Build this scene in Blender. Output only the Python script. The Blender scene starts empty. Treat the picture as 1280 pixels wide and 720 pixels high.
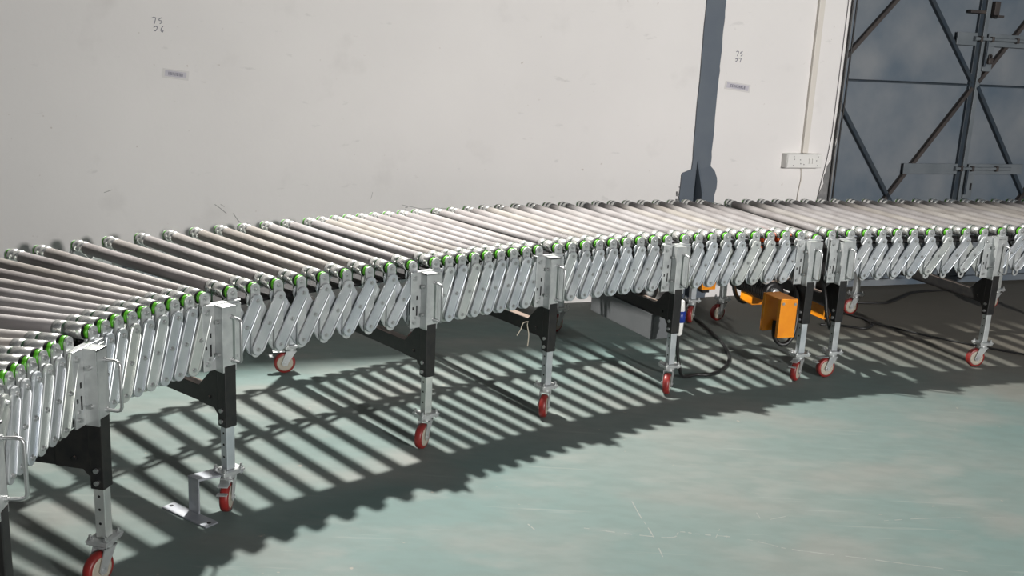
import bpy, bmesh, math, random
from mathutils import Vector, Matrix, Quaternion
random.seed(7)
SC = bpy.context.scene
C = SC.collection
PI = math.pi

# ------------------------------------------------------------------ camera
cam_d = bpy.data.cameras.new('camera'); cam = bpy.data.objects.new('camera', cam_d); C.objects.link(cam)
cam_d.sensor_width = 36.0; cam_d.lens = 36.0 * 1250 / 1280; cam_d.clip_start = 0.05; cam_d.clip_end = 200
_r = Vector((0.99877017, 0.01169851, 0.04817975)); _u = Vector((-0.04957967, 0.23566365, 0.97056916)); _f = Vector((0.0, 0.97176427, -0.23595383))
cam.matrix_world = Matrix(((_r.x, _u.x, -_f.x, 0), (_r.y, _u.y, -_f.y, 0), (_r.z, _u.z, -_f.z, 1.5453), (0, 0, 0, 1)))
SC.camera = cam

# ------------------------------------------------------------------ world, added fill, floodlights, exposure
world = bpy.data.worlds.new('hall_daylight'); SC.world = world; world.use_nodes = True
_bg = world.node_tree.nodes['Background']; _bg.inputs[0].default_value = (0.86, 0.93, 1.0, 1); _bg.inputs[1].default_value = 0.05
def aim(o, d): o.rotation_euler = Vector(d).to_track_quat('-Z', 'Y').to_euler()
def area(name, loc, target, sx, sy, power, col):
    d = bpy.data.lights.new(name, 'AREA'); d.shape = 'RECTANGLE'; d.size = sx; d.size_y = sy; d.energy = power; d.color = col
    o = bpy.data.objects.new(name, d); C.objects.link(o); o.location = loc; aim(o, Vector(target) - Vector(loc)); return o
area('added_front_fill', (4.4, -6.0, 1.65), (1.0, 6.0, 1.2), 5.0, 3.2, 70, (1.0, 0.97, 0.95))  # broad fill lamp added behind the camera, no opening stands there
# wall-mounted floodlight above the frame (hangs on the white wall, shines down over the conveyor)
FLOOD = Vector((-0.97, 5.34, 3.72))
_l = area('floodlight_beam', FLOOD, (0.1, 3.7, 0.0), 0.13, 0.13, 420, (1.0, 0.965, 0.91)); _l.data.shape = 'DISK'; _l.data.spread = math.radians(165)
# second floodlight, across the hall behind the camera
_l = area('far_floodlight_beam', (5.07, -3.02, 2.72), (1.9, 6.6, 0.9), 0.20, 0.20, 282, (1.0, 0.975, 0.955)); _l.data.shape = 'DISK'; _l.data.spread = math.radians(115)
SC.view_settings.view_transform = 'Standard'; SC.view_settings.look = 'None'; SC.view_settings.gamma = 1.0
SC.view_settings.use_curve_mapping = False; SC.view_settings.exposure = 0.0

# ------------------------------------------------------------------ materials
def nt(name):
    m = bpy.data.materials.new(name); m.use_nodes = True
    return m, m.node_tree, m.node_tree.nodes['Principled BSDF']
def mat(name, col, rough=0.5, metal=0.0, col2=None, scale=20.0, detail=4.0, stretch=(1, 1, 1), bump=0.0, bscale=None, lo=0.35, hi=0.65, rvar=0.0, spec=0.5, tint=0.0):
    m, t, b = nt(name)
    b.inputs['Base Color'].default_value = (*col, 1); b.inputs['Roughness'].default_value = rough; b.inputs['Metallic'].default_value = metal
    b.inputs['Specular IOR Level'].default_value = spec
    if col2 or bump or rvar:
        tc = t.nodes.new('ShaderNodeTexCoord'); mp = t.nodes.new('ShaderNodeMapping'); mp.inputs['Scale'].default_value = stretch
        t.links.new(tc.outputs['Object'], mp.inputs['Vector'])
        oi = t.nodes.new('ShaderNodeObjectInfo'); ad = t.nodes.new('ShaderNodeVectorMath'); ad.operation = 'MULTIPLY_ADD'
        ad.inputs[1].default_value = (1, 1, 1); t.links.new(mp.outputs[0], ad.inputs[0])
        sc = t.nodes.new('ShaderNodeVectorMath'); sc.operation = 'SCALE'; sc.inputs[0].default_value = (17, 31, 23); t.links.new(oi.outputs['Random'], sc.inputs['Scale'])
        t.links.new(sc.outputs[0], ad.inputs[2])
        n = t.nodes.new('ShaderNodeTexNoise'); n.inputs['Scale'].default_value = scale; n.inputs['Detail'].default_value = detail
        t.links.new(ad.outputs[0], n.inputs['Vector'])
        if col2:
            r = t.nodes.new('ShaderNodeValToRGB'); r.color_ramp.elements[0].position = lo; r.color_ramp.elements[1].position = hi
            r.color_ramp.elements[0].color = (*col, 1); r.color_ramp.elements[1].color = (*col2, 1)
            t.links.new(n.outputs[0], r.inputs[0]); t.links.new(r.outputs[0], b.inputs['Base Color'])
            if tint:
                r2 = t.nodes.new('ShaderNodeValToRGB'); e = r2.color_ramp.elements; e[0].color = (1 - tint, 1 - tint, 1 - tint * 0.8, 1); e[1].color = (1.0, 1.0, 0.95, 1)
                e2 = e.new(0.5); e2.color = (0.96 - tint * 0.3, 0.985 - tint * 0.3, 1.0, 1); t.links.new(oi.outputs['Random'], r2.inputs[0])
                mx = t.nodes.new('ShaderNodeMix'); mx.data_type = 'RGBA'; mx.blend_type = 'MULTIPLY'; mx.inputs[0].default_value = 1.0
                t.links.new(r.outputs[0], mx.inputs[6]); t.links.new(r2.outputs[0], mx.inputs[7]); t.links.new(mx.outputs[2], b.inputs['Base Color'])
        if rvar:
            mr = t.nodes.new('ShaderNodeMapRange'); mr.inputs[3].default_value = rough - rvar; mr.inputs[4].default_value = rough + rvar
            t.links.new(n.outputs[0], mr.inputs[0]); t.links.new(mr.outputs[0], b.inputs['Roughness'])
        if bump:
            n2 = t.nodes.new('ShaderNodeTexNoise'); n2.inputs['Scale'].default_value = bscale or scale * 3; n2.inputs['Detail'].default_value = 3
            t.links.new(ad.outputs[0], n2.inputs['Vector'])
            bp = t.nodes.new('ShaderNodeBump'); bp.inputs['Strength'].default_value = bump; bp.inputs['Distance'].default_value = 0.004
            t.links.new(n2.outputs[0], bp.inputs['Height']); t.links.new(bp.outputs[0], b.inputs['Normal'])
    return m
M = {}
M['zinc'] = mat('galvanised_zinc', (0.54, 0.57, 0.575), 0.38, 0.65, (0.68, 0.70, 0.69), 14, 5, rvar=0.07, tint=0.14)
M['zinc_plain'] = mat('zinc_plated_steel', (0.48, 0.50, 0.505), 0.36, 0.6, (0.60, 0.62, 0.615), 22, 4, rvar=0.06)
M['flatsteel'] = mat('dull_flat_steel', (0.26, 0.28, 0.31), 0.5, 0.4, (0.33, 0.345, 0.37), 18, 4)
M['bolt'] = mat('bolt_steel', (0.52, 0.53, 0.53), 0.33, 0.85)
M['chrome'] = mat('polished_roller_steel', (0.80, 0.81, 0.79), 0.26, 0.85)
M['roller'] = mat('dull_roller_sleeve', (0.165, 0.150, 0.142), 0.64, 0.0, (0.235, 0.220, 0.211), 14, 7, (1.0, 0.4, 1.0), bump=0.2, bscale=70, rvar=0.08, spec=0.45, tint=0.14)
M['green'] = mat('green_bearing_plastic', (0.07, 0.31, 0.012), 0.38)
M['belt'] = mat('dark_green_drive_belt', (0.012, 0.045, 0.02), 0.4)
M['blackrub'] = mat('black_rubber', (0.008, 0.008, 0.009), 0.7, spec=0.2)
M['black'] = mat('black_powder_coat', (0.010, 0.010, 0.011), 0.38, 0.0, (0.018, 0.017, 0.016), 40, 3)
_t = M['black'].node_tree; _b = _t.nodes['Principled BSDF']; _src = _b.inputs['Base Color'].links[0].from_socket     # lamp glare painted as a tan colour on upward faces
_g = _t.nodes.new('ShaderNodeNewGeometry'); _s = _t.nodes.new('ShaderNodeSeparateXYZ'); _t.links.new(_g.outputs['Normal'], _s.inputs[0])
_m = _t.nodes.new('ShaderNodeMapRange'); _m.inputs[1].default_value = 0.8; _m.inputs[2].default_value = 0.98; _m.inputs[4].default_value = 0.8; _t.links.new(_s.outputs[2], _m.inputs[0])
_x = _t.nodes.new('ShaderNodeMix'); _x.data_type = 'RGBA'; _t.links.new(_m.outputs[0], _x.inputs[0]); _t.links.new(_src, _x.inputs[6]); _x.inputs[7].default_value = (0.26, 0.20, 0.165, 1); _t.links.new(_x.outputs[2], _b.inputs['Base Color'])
M['red'] = mat('red_polyurethane', (0.26, 0.020, 0.017), 0.42, 0.0, (0.15, 0.02, 0.017), 30, 4)
M['cream'] = mat('cream_wheel_hub', (0.36, 0.33, 0.27), 0.45)
M['orange'] = mat('orange_paint', (0.82, 0.30, 0.008), 0.38, 0.0, (0.70, 0.22, 0.006), 10, 3)
M['redor'] = mat('red_orange_plastic', (0.85, 0.10, 0.01), 0.4)
M['greybox'] = mat('grey_cabinet_paint', (0.105, 0.112, 0.118), 0.5, 0.0, (0.125, 0.132, 0.138), 6, 3)
M['whitepl'] = mat('white_plastic', (0.78, 0.77, 0.74), 0.4)
M['blue'] = mat('blue_plastic', (0.01, 0.03, 0.22), 0.35)
M['hole'] = mat('dark_hole', (0.006, 0.006, 0.007), 0.8)
M['cable'] = mat('black_cable_sheath', (0.012, 0.012, 0.012), 0.45)
M['gate'] = mat('blue_grey_gate_paint', (0.095, 0.126, 0.160), 0.45, 0.0, (0.195, 0.212, 0.228), 2.6, 9, lo=0.32, hi=0.70, bump=0.05, bscale=3)
M['gate2'] = mat('light_gate_flat_bar_paint', (0.155, 0.175, 0.19), 0.45, 0.0, (0.12, 0.14, 0.155), 8, 4)
M['navy'] = mat('dark_angle_bar_paint', (0.022, 0.035, 0.05), 0.45, 0.0, (0.035, 0.045, 0.055), 12, 4)
M['rusty'] = mat('rusty_angle_bar', (0.055, 0.045, 0.04), 0.6, 0.0, (0.035, 0.03, 0.03), 14, 4)
M['column'] = mat('blue_grey_column_paint', (0.090, 0.112, 0.142), 0.5, 0.0, (0.108, 0.130, 0.156), 5, 5)
M['concrete'] = mat('bare_mortar', (0.17, 0.17, 0.17), 0.9, 0.0, (0.24, 0.235, 0.23), 20, 5, bump=0.3)
M['ink'] = mat('dark_marker_ink', (0.16, 0.16, 0.20), 0.7)
M['paper'] = mat('lilac_grey_paper_label', (0.48, 0.46, 0.52), 0.55, 0.0, (0.55, 0.53, 0.57), 60, 2)
M['scuff'] = mat('grey_scuff', (0.36, 0.35, 0.34), 0.8)
M['scratch'] = mat('pale_floor_scratch', (0.205, 0.212, 0.20), 0.7, 0.0, (0.175, 0.185, 0.175), 30, 3)
M['tape'] = mat('clear_tape', (0.66, 0.64, 0.625), 0.3)
M['string'] = mat('pale_twine', (0.55, 0.50, 0.40), 0.8)
M['trunk'] = mat('cream_trunking_plastic', (0.70, 0.66, 0.60), 0.45)
M['ledge_sheet'] = mat('added_ledge_sheet', (0.25, 0.26, 0.27), 0.6)

def wall_material():
    m, t, b = nt('off_white_painted_plaster'); N = t.nodes; L = t.links
    tc = N.new('ShaderNodeTexCoord')
    def noise(scale, detail=5, st=(1, 1, 1), off=(0, 0, 0)):
        mp = N.new('ShaderNodeMapping'); mp.inputs['Scale'].default_value = st; mp.inputs['Location'].default_value = off; L.new(tc.outputs['Object'], mp.inputs[0])
        n = N.new('ShaderNodeTexNoise'); n.inputs['Scale'].default_value = scale; n.inputs['Detail'].default_value = detail; L.new(mp.outputs[0], n.inputs[0]); return n.outputs[0]
    def ramp(x, a, bb, c0, c1):
        r = N.new('ShaderNodeValToRGB'); e = r.color_ramp.elements; e[0].position = a; e[1].position = bb; e[0].color = (*c0, 1); e[1].color = (*c1, 1); L.new(x, r.inputs[0]); return r.outputs[0]
    def mix(fac, a, bcol):
        x = N.new('ShaderNodeMix'); x.data_type = 'RGBA'; L.new(fac, x.inputs[0]); L.new(a, x.inputs[6])
        if isinstance(bcol, tuple): x.inputs[7].default_value = (*bcol, 1)
        else: L.new(bcol, x.inputs[7])
        return x.outputs[2]
    base = ramp(noise(1.1, 6), 0.3, 0.7, (0.765, 0.742, 0.725), (0.825, 0.80, 0.78))
    smudge = ramp(noise(3.5, 6, (1, 1, 1), (5, 2, 9)), 0.60, 0.80, (0, 0, 0), (0.35, 0.35, 0.35))
    c = mix(smudge, base, (0.52, 0.50, 0.48))
    specks = ramp(noise(26, 2, (1, 1, 1), (1, 7, 3)), 0.72, 0.78, (0, 0, 0), (0.5, 0.5, 0.5))
    c = mix(specks, c, (0.42, 0.36, 0.31))
    scr = ramp(noise(5.0, 8, (1.0, 1, 2.6), (8, 1, 4)), 0.66, 0.70, (0, 0, 0), (0.25, 0.25, 0.25))
    c = mix(scr, c, (0.45, 0.44, 0.43))
    L.new(c, b.inputs['Base Color']); b.inputs['Roughness'].default_value = 0.72
    bp = N.new('ShaderNodeBump'); bp.inputs['Strength'].default_value = 0.25; bp.inputs['Distance'].default_value = 0.01; L.new(noise(7, 6), bp.inputs['Height']); L.new(bp.outputs[0], b.inputs['Normal'])
    return m
M['wall'] = wall_material()

def floor_material():
    m, t, b = nt('worn_green_epoxy'); N = t.nodes; L = t.links
    tc = N.new('ShaderNodeTexCoord')
    def noise(scale, detail=5, st=(1, 1, 1), rot=0.0, off=(0, 0, 0)):
        mp = N.new('ShaderNodeMapping'); mp.inputs['Scale'].default_value = st; mp.inputs['Rotation'].default_value = (0, 0, rot); mp.inputs['Location'].default_value = off
        L.new(tc.outputs['Object'], mp.inputs[0])
        n = N.new('ShaderNodeTexNoise'); n.inputs['Scale'].default_value = scale; n.inputs['Detail'].default_value = detail; L.new(mp.outputs[0], n.inputs[0]); return n.outputs[0]
    def ramp(x, a, bb, c0, c1):
        r = N.new('ShaderNodeValToRGB'); e = r.color_ramp.elements; e[0].position = a; e[1].position = bb; e[0].color = (*c0, 1); e[1].color = (*c1, 1); L.new(x, r.inputs[0]); return r.outputs[0]
    def mix(fac, a, bcol):
        x = N.new('ShaderNodeMix'); x.data_type = 'RGBA'; L.new(fac, x.inputs[0]); L.new(a, x.inputs[6])
        x.inputs[7].default_value = (*bcol, 1); return x.outputs[2]
    g = lambda v: (v, v, v)
    base = ramp(noise(0.9, 6, off=(3, 1, 0)), 0.35, 0.68, (0.112, 0.162, 0.154), (0.150, 0.175, 0.164))
    dust = ramp(noise(1.7, 7, (1, 1.6, 1), 0.4), 0.48, 0.75, g(0), g(0.7))
    c = mix(dust, base, (0.190, 0.184, 0.170))
    scr = ramp(noise(7, 7, (0.25, 4, 1), -0.5, (2, 0, 0)), 0.64, 0.70, g(0), g(0.22)); c = mix(scr, c, (0.26, 0.275, 0.255))
    spk = ramp(noise(22, 2, off=(9, 3, 0)), 0.74, 0.78, g(0), g(0.6)); c = mix(spk, c, (0.33, 0.27, 0.23))
    fine = ramp(noise(11, 9, (0.8, 1.7, 1), 0.6, (4, 4, 0)), 0.42, 0.62, g(0), g(0.20)); c = mix(fine, c, (0.085, 0.105, 0.098))
    pale = ramp(noise(4.5, 8, (0.7, 1.4, 1), -0.5, (7, 2, 0)), 0.55, 0.72, g(0), g(0.4)); c = mix(pale, c, (0.21, 0.215, 0.20))
    # browner, darker tone towards the gate
    sep = N.new('ShaderNodeSeparateXYZ'); L.new(tc.outputs['Object'], sep.inputs[0])
    m1 = N.new('ShaderNodeMath'); m1.operation = 'MULTIPLY_ADD'; m1.inputs[1].default_value = 0.5; L.new(sep.outputs[0], m1.inputs[0]); L.new(sep.outputs[1], m1.inputs[2])
    nn = N.new('ShaderNodeMath'); nn.operation = 'MULTIPLY_ADD'; nn.inputs[1].default_value = 1.2; L.new(noise(2.2, 6, off=(1, 1, 0)), nn.inputs[0]); L.new(m1.outputs[0], nn.inputs[2])
    gate_tone = N.new('ShaderNodeMapRange'); gate_tone.inputs[1].default_value = 6.3; gate_tone.inputs[2].default_value = 7.4; gate_tone.inputs[4].default_value = 0.85; L.new(nn.outputs[0], gate_tone.inputs[0])
    c = mix(gate_tone.outputs[0], c, (0.135, 0.12, 0.10))
    L.new(c, b.inputs['Base Color'])
    mr = N.new('ShaderNodeMapRange'); mr.inputs[3].default_value = 0.45; mr.inputs[4].default_value = 0.7; L.new(noise(2.5, 6), mr.inputs[0]); L.new(mr.outputs[0], b.inputs['Roughness'])
    b.inputs['Specular IOR Level'].default_value = 0.12
    return m
M['floor'] = floor_material()

# ------------------------------------------------------------------ mesh helpers
class MB:
    def __init__(s): s.v = []; s.f = []; s.m = []; s.sm = []
    def add(s, vs, fs, mi=0, smooth=False):
        o = len(s.v); s.v += [tuple(v) for v in vs]
        for f in fs: s.f.append([i + o for i in f]); s.m.append(mi); s.sm.append(smooth)
    def box(s, x0, x1, y0, y1, z0, z1, mi=0, T=None):
        vs = [Vector((x, y, z)) for x in (x0, x1) for y in (y0, y1) for z in (z0, z1)]
        if T is not None: vs = [T @ v for v in vs]
        s.add(vs, [(0, 1, 3, 2), (4, 6, 7, 5), (0, 4, 5, 1), (2, 3, 7, 6), (0, 2, 6, 4), (1, 5, 7, 3)], mi)
    def bbox(s, x0, x1, y0, y1, z0, z1, b, mi=0):
        # box with chamfered edges
        bm = bmesh.new(); bmesh.ops.create_cube(bm, size=1)
        for v in bm.verts: v.co = Vector(((x0 + x1) / 2 + v.co.x * (x1 - x0), (y0 + y1) / 2 + v.co.y * (y1 - y0), (z0 + z1) / 2 + v.co.z * (z1 - z0)))
        bmesh.ops.bevel(bm, geom=list(bm.edges), offset=b, segments=2, affect='EDGES', profile=0.5)
        bm.verts.index_update(); s.add([v.co.copy() for v in bm.verts], [[v.index for v in f.verts] for f in bm.faces], mi, False); bm.free()
    def cyl(s, p0, p1, r, n=12, mi=0, r1=None, cap=True, smooth=True):
        p0 = Vector(p0); p1 = Vector(p1); d = (p1 - p0).normalized(); r1 = r if r1 is None else r1
        a = d.orthogonal().normalized(); b = d.cross(a)
        vs = []
        for p, rr in ((p0, r), (p1, r1)):
            for k in range(n):
                t = 2 * PI * k / n; vs.append(p + a * (math.cos(t) * rr) + b * (math.sin(t) * rr))
        s.add(vs, [(k, (k + 1) % n, n + (k + 1) % n, n + k) for k in range(n)], mi, smooth)
        if cap: s.add(vs[:n], [list(range(n))[::-1]], mi); s.add(vs[n:], [list(range(n))], mi)
    def lathe(s, prof, n=20, mi=0, axis='Y'):
        # prof: list of (pos, radius); axis along y or x
        vs = []
        for y, r in prof:
            for k in range(n):
                t = 2 * PI * k / n
                vs.append((r * math.cos(t), y, r * math.sin(t)) if axis == 'Y' else (y, r * math.cos(t), r * math.sin(t)))
        fs = []
        for j in range(len(prof) - 1):
            for k in range(n):
                q = (j * n + k, j * n + (k + 1) % n, (j + 1) * n + (k + 1) % n, (j + 1) * n + k)
                fs.append(q if axis == 'X' else q[::-1])
        o = len(s.v); s.add(vs, fs, mi, True)
        s.add(vs[:n], [list(range(n))], mi); s.add(vs[-n:], [list(range(n))[::-1]], mi)
    def tube(s, pts, r, n=8, mi=0, close=False):
        pts = [Vector(p) for p in pts]; rings = []; ref = None
        for i, p in enumerate(pts):
            if close: d = pts[(i + 1) % len(pts)] - pts[i - 1]
            else: d = pts[min(i + 1, len(pts) - 1)] - pts[max(i - 1, 0)]
            d.normalize()
            if ref is None: ref = d.orthogonal().normalized()
            a = (ref - d * ref.dot(d)).normalized(); ref = a; b = d.cross(a)
            rings.append([p + a * (math.cos(2 * PI * k / n) * r) + b * (math.sin(2 * PI * k / n) * r) for k in range(n)])
        vs = [v for R in rings for v in R]; m = len(rings); fs = []
        for j in range(m if close else m - 1):
            for k in range(n): fs.append((j * n + k, j * n + (k + 1) % n, ((j + 1) % m) * n + (k + 1) % n, ((j + 1) % m) * n + k))
        s.add(vs, fs, mi, True)
        if not close: s.add(rings[0], [list(range(n))[::-1]], mi); s.add(rings[-1], [list(range(n))], mi)
    def prism(s, outline, y0, y1, mi=0, T=None):
        # outline in (x, z), extruded along y
        n = len(outline); vs = [Vector((x, y0, z)) for x, z in outline] + [Vector((x, y1, z)) for x, z in outline]
        if T is not None: vs = [T @ v for v in vs]
        s.add(vs, [list(range(n)), list(range(n, 2 * n))[::-1]] + [(k, n + k, n + (k + 1) % n, (k + 1) % n) for k in range(n)], mi)
    def mesh(s, name, mats):
        me = bpy.data.meshes.new(name); me.from_pydata(s.v, [], s.f)
        for m in (mats if isinstance(mats, (list, tuple)) else [mats]): me.materials.append(M[m])
        me.polygons.foreach_set('material_index', s.m); me.polygons.foreach_set('use_smooth', s.sm)
        bm = bmesh.new(); bm.from_mesh(me); bmesh.ops.recalc_face_normals(bm, faces=bm.faces); bm.to_mesh(me); bm.free()
        me.update(); return me
def obj(name, me, parent=None, Mx=None):
    o = bpy.data.objects.new(name, me); C.objects.link(o)
    if parent: o.parent = parent
    if Mx is not None: o.matrix_basis = Mx
    return o
def tag(o, label, cat, group=None, kind=None):
    o['label'] = label
    if cat: o['category'] = cat
    if group: o['group'] = group
    if kind: o['kind'] = kind
    return o
def struct(o, label=None):
    o['kind'] = 'structure'
    if label: o['label'] = label
    return o
def smooth_path(pts, per=8):
    pts = [Vector(p) for p in pts]; out = []
    for i in range(len(pts) - 1):
        p0 = pts[max(i - 1, 0)]; p1 = pts[i]; p2 = pts[i + 1]; p3 = pts[min(i + 2, len(pts) - 1)]
        for k in range(per):
            t = k / per
            out.append(0.5 * ((2 * p1) + (p2 - p0) * t + (2 * p0 - 5 * p1 + 4 * p2 - p3) * t * t + (3 * p1 - p0 - 3 * p2 + p3) * t ** 3))
    out.append(pts[-1]); return out

# ------------------------------------------------------------------ the setting: floor, wall, gate, column
mb = MB(); mb.box(-9, 10, -8, 12, -0.2, 0.0); floor = struct(obj('floor', mb.mesh('floor', 'floor')))
mb = MB(); rs = random.Random(9)
for pts, w in (([(0.278, 3.041), (0.435, 3.013), (0.565, 3.005), (0.598, 3.047), (0.663, 3.037), (0.781, 3.027), (0.878, 2.993), (0.949, 2.963), (1.147, 2.931), (1.316, 2.901), (1.482, 2.873)], 0.006), ([(0.461, 3.26), (0.477, 3.15), (0.502, 3.02), (0.519, 2.853)], 0.005),
               ([(1.333, 3.206), (1.501, 3.243), (1.741, 3.275), (1.855, 3.281)], 0.005), ([(0.092, 3.05), (0.113, 3.013)], 0.005), ([(0.892, 3.226), (0.895, 3.177)], 0.004), ([(0.92, 3.168), (0.999, 3.207)], 0.004), ([(0.713, 3.02), (0.74, 3.09)], 0.004)):
    q = smooth_path([(x, y, 0.0004) for x, y in pts], 6)
    for a, b in zip(q[:-1], q[1:]):
        if rs.random() < 0.22: continue
        d = (b - a).normalized(); n = Vector((-d.y, d.x, 0)) * w * rs.uniform(0.2, 0.5); mb.add([a + n, a - n, b - n, b + n], [(0, 1, 2, 3)])
scr = obj('scratch', mb.mesh('scratch', 'scratch'), floor); scr['kind'] = 'stuff'
W0 = Vector((0.303, 6.027, 0)); WANG = math.atan2(0.34503801, 0.93858871)
WM = Matrix.Translation(W0) @ Matrix.Rotation(WANG, 4, 'Z')       # wall frame: x along wall, y into wall, z up
GL, GC, GR = 1.915, 3.015, 4.115
WT = 4.6
mb = MB(); rnd = random.Random(3)
mb.box(-8, GL, 0, 0.22, 0, WT); wall = struct(obj('wall_back', mb.mesh('wall_back', 'wall'), None, WM))
mb = MB(); mb.box(GR, 9, 0, 0.22, 0, WT); struct(obj('wall_right', mb.mesh('wall_right', 'wall'), None, WM))
mb = MB(); mb.box(GL, GR, 0, 0.22, 3.0, WT); struct(obj('wall_above_gate', mb.mesh('wall_above_gate', 'wall'), None, WM))
mb = MB(); mb.bbox(-7, 8, -0.445, 0.0, 2.50, 2.53, 0.004); struct(obj('added_ledge', mb.mesh('added_ledge', 'ledge_sheet'), None, WM), 'unseen steel ledge added along the wall to cut off the floodlight')  # added out of view so the floodlight stops short of the wall foot
mb = MB(); mb.box(-8, 9, -12, 0.3, 5.6, 5.75)

# gate (double leaf steel gate)
gate = obj('door_1', None, None, WM); struct(gate, 'blue-grey double-leaf steel gate with crossed angle-bar braces and sliding bolts')
def gpart(name, mats, fn, label=None, parent=None):
    b = MB(); fn(b); o = obj(name, b.mesh(name, mats), parent or gate)
    if label: o['label'] = label
    return o
GT = 3.0
for x0, x1 in ((GL, GC - 0.012), (GC + 0.012, GR)):
    for z0, z1 in ((0.02, 1.425), (1.433, GT)):
        gpart('gate_panel', 'gate', lambda b: b.bbox(x0, x1, 0.045, 0.055, z0, z1, 0.002))
def bar(p, q, w, y0, y1, mi=0):
    def fn(b):
        P = Vector((p[0], 0, p[1])); Q = Vector((q[0], 0, q[1])); d = (Q - P); ln = d.length; d.normalize()
        n = Vector((-d.z, 0, d.x)); T = Matrix(((d.x, 0, n.x, P.x), (0, 1, 0, 0), (d.z, 0, n.z, P.z), (0, 0, 0, 1)))
        b.box(0, ln, y0, y0 + 0.005, -w / 2, w / 2, mi, T); b.box(0, ln, y0, y1, w / 2 - 0.006, w / 2, mi, T)
    return fn
def clipz(p, q, zt):
    if q[1] > zt: t = (zt - p[1]) / (q[1] - p[1]); q = (p[0] + (q[0] - p[0]) * t, zt)
    return p, q
for (p, q, mm) in [((1.925, 0.05), (3.0, 1.41), 'rusty'), ((2.89, 0.05), (1.925, 1.27), 'navy'), ((1.925, 1.575), (3.0, 2.75), 'rusty'), ((3.0, 1.445), (1.925, 2.72), 'navy'),
                   ((4.1, 0.03), (3.045, 1.42), 'navy'), ((3.15, 0.05), (4.1, 1.30), 'rusty'), ((3.045, 1.45), (4.1, 2.74), 'rusty'), ((4.1, 1.6), (3.05, 2.72), 'navy')]:
    p, q = clipz(p, q, GT); gpart('diagonal_brace', mm, bar(p, q, 0.03, 0.02, 0.045))
for x0, x1 in ((GL, GC - 0.02), (GC + 0.02, GR)):
    gpart('horizontal_rail', 'navy', bar((x0, 1.429), (x1, 1.429), 0.014, 0.032, 0.045))
    gpart('bottom_rail', 'gate', bar((x0, 0.045), (x1, 0.045), 0.05, 0.03, 0.045))
for x in (GC - 0.026, GC + 0.026): gpart('meeting_stile', 'navy' if x < GC else 'gate2', lambda b: b.bbox(x - 0.018, x + 0.018, 0.022, 0.045, 0.02, GT, 0.002))
gpart('hinge_stile', 'gate', lambda b: b.bbox(GL + 0.004, GL + 0.05, 0.03, 0.045, 0.02, GT, 0.002))
for zc, xa, xb in ((1.735, 2.795, 3.5), (0.850, 2.50, 3.56)):
    h = 0.042 if zc > 1 else 0.036
    gpart('lock_rail', 'gate2', lambda b: b.bbox(xa, GC - 0.05, 0.010, 0.022, zc - h, zc + h, 0.002))
    gpart('lock_rail', 'gate2', lambda b: b.bbox(GC + 0.05, xb, 0.010, 0.022, zc - h, zc + h, 0.002))
    sb = gpart('slide_bolt', 'gate2', lambda b: (b.cyl((GC - 0.07, 0.0, zc + 0.004), (GC + 0.42, 0.0, zc + 0.004), 0.012, 10), b.cyl((GC - 0.085, 0.0, zc + 0.004), (GC - 0.06, 0.0, zc + 0.004), 0.016, 10)))
    for xs in (GC - 0.04, GC + 0.06, GC + 0.28): gpart('bolt_staple', 'rusty', lambda b: b.bbox(xs, xs + 0.02, -0.016, 0.022, zc - 0.014, zc + 0.022, 0.003), None, sb)
    hp = gpart('hasp_plate', 'gate2', lambda b: (b.bbox(GC + 0.035, GC + 0.11, 0.008, 0.02, zc - 0.21, zc - h, 0.002)))
    gpart('hasp_slot', 'hole', lambda b: b.box(GC + 0.082, GC + 0.096, 0.004, 0.009, zc - 0.15, zc - 0.10), None, hp)
    gpart('hasp_bar', 'navy', lambda b: b.bbox(GC + 0.03, GC + 0.044, -0.004, 0.01, zc - 0.18, zc, 0.002), None, hp)
gpart('padlock', 'rusty', lambda b: (b.bbox(GC + 0.058, GC + 0.098, -0.014, 0.010, 1.575, 1.615, 0.006), b.tube([(GC + 0.066, -0.002, 1.613), (GC + 0.066, -0.002, 1.632), (GC + 0.078, -0.002, 1.642), (GC + 0.09, -0.002, 1.632), (GC + 0.09, -0.002, 1.613)], 0.004)), 'dark rusty padlock')
gpart('stop_block', 'rusty', lambda b: (b.bbox(GC + 0.055, GC + 0.10, 0.0, 0.035, 1.90, 1.99, 0.003), b.bbox(GC + 0.06, GC + 0.115, -0.03, 0.03, 1.885, 1.90, 0.002)))
gpart('hinge_tab', 'rusty', lambda b: b.bbox(GC - 0.15, GC - 0.02, -0.005, 0.03, 1.905, 1.925, 0.002))

# bare mortar reveal beside the gate and the ragged paint edge
def ragged(u_of_z, z0, z1, step, amp, seed):
    r = random.Random(seed); z = z0; out = []
    while z < z1: out.append((u_of_z(z) + r.uniform(-amp, amp) * (2.0 if z < 0.95 else 1.0), z)); z += step * r.uniform(0.6, 1.4)
    out.append((u_of_z(z1), z1)); return out
left = ragged(lambda z: 1.905 - (0.085 * max(0, min(1, (0.95 - z) / 0.25)) if z < 0.95 else 0.0), 0.0, WT, 0.035, 0.008, 5)
ol = left + [(GL, WT), (GL, 0.0)]
mb = MB(); mb.prism(ol, -0.004, 0.001); rv = obj('trim_2', mb.mesh('trim_2', 'concrete'), None, WM); struct(rv, 'bare grey mortar strip with ragged edge beside the gate')

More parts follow.
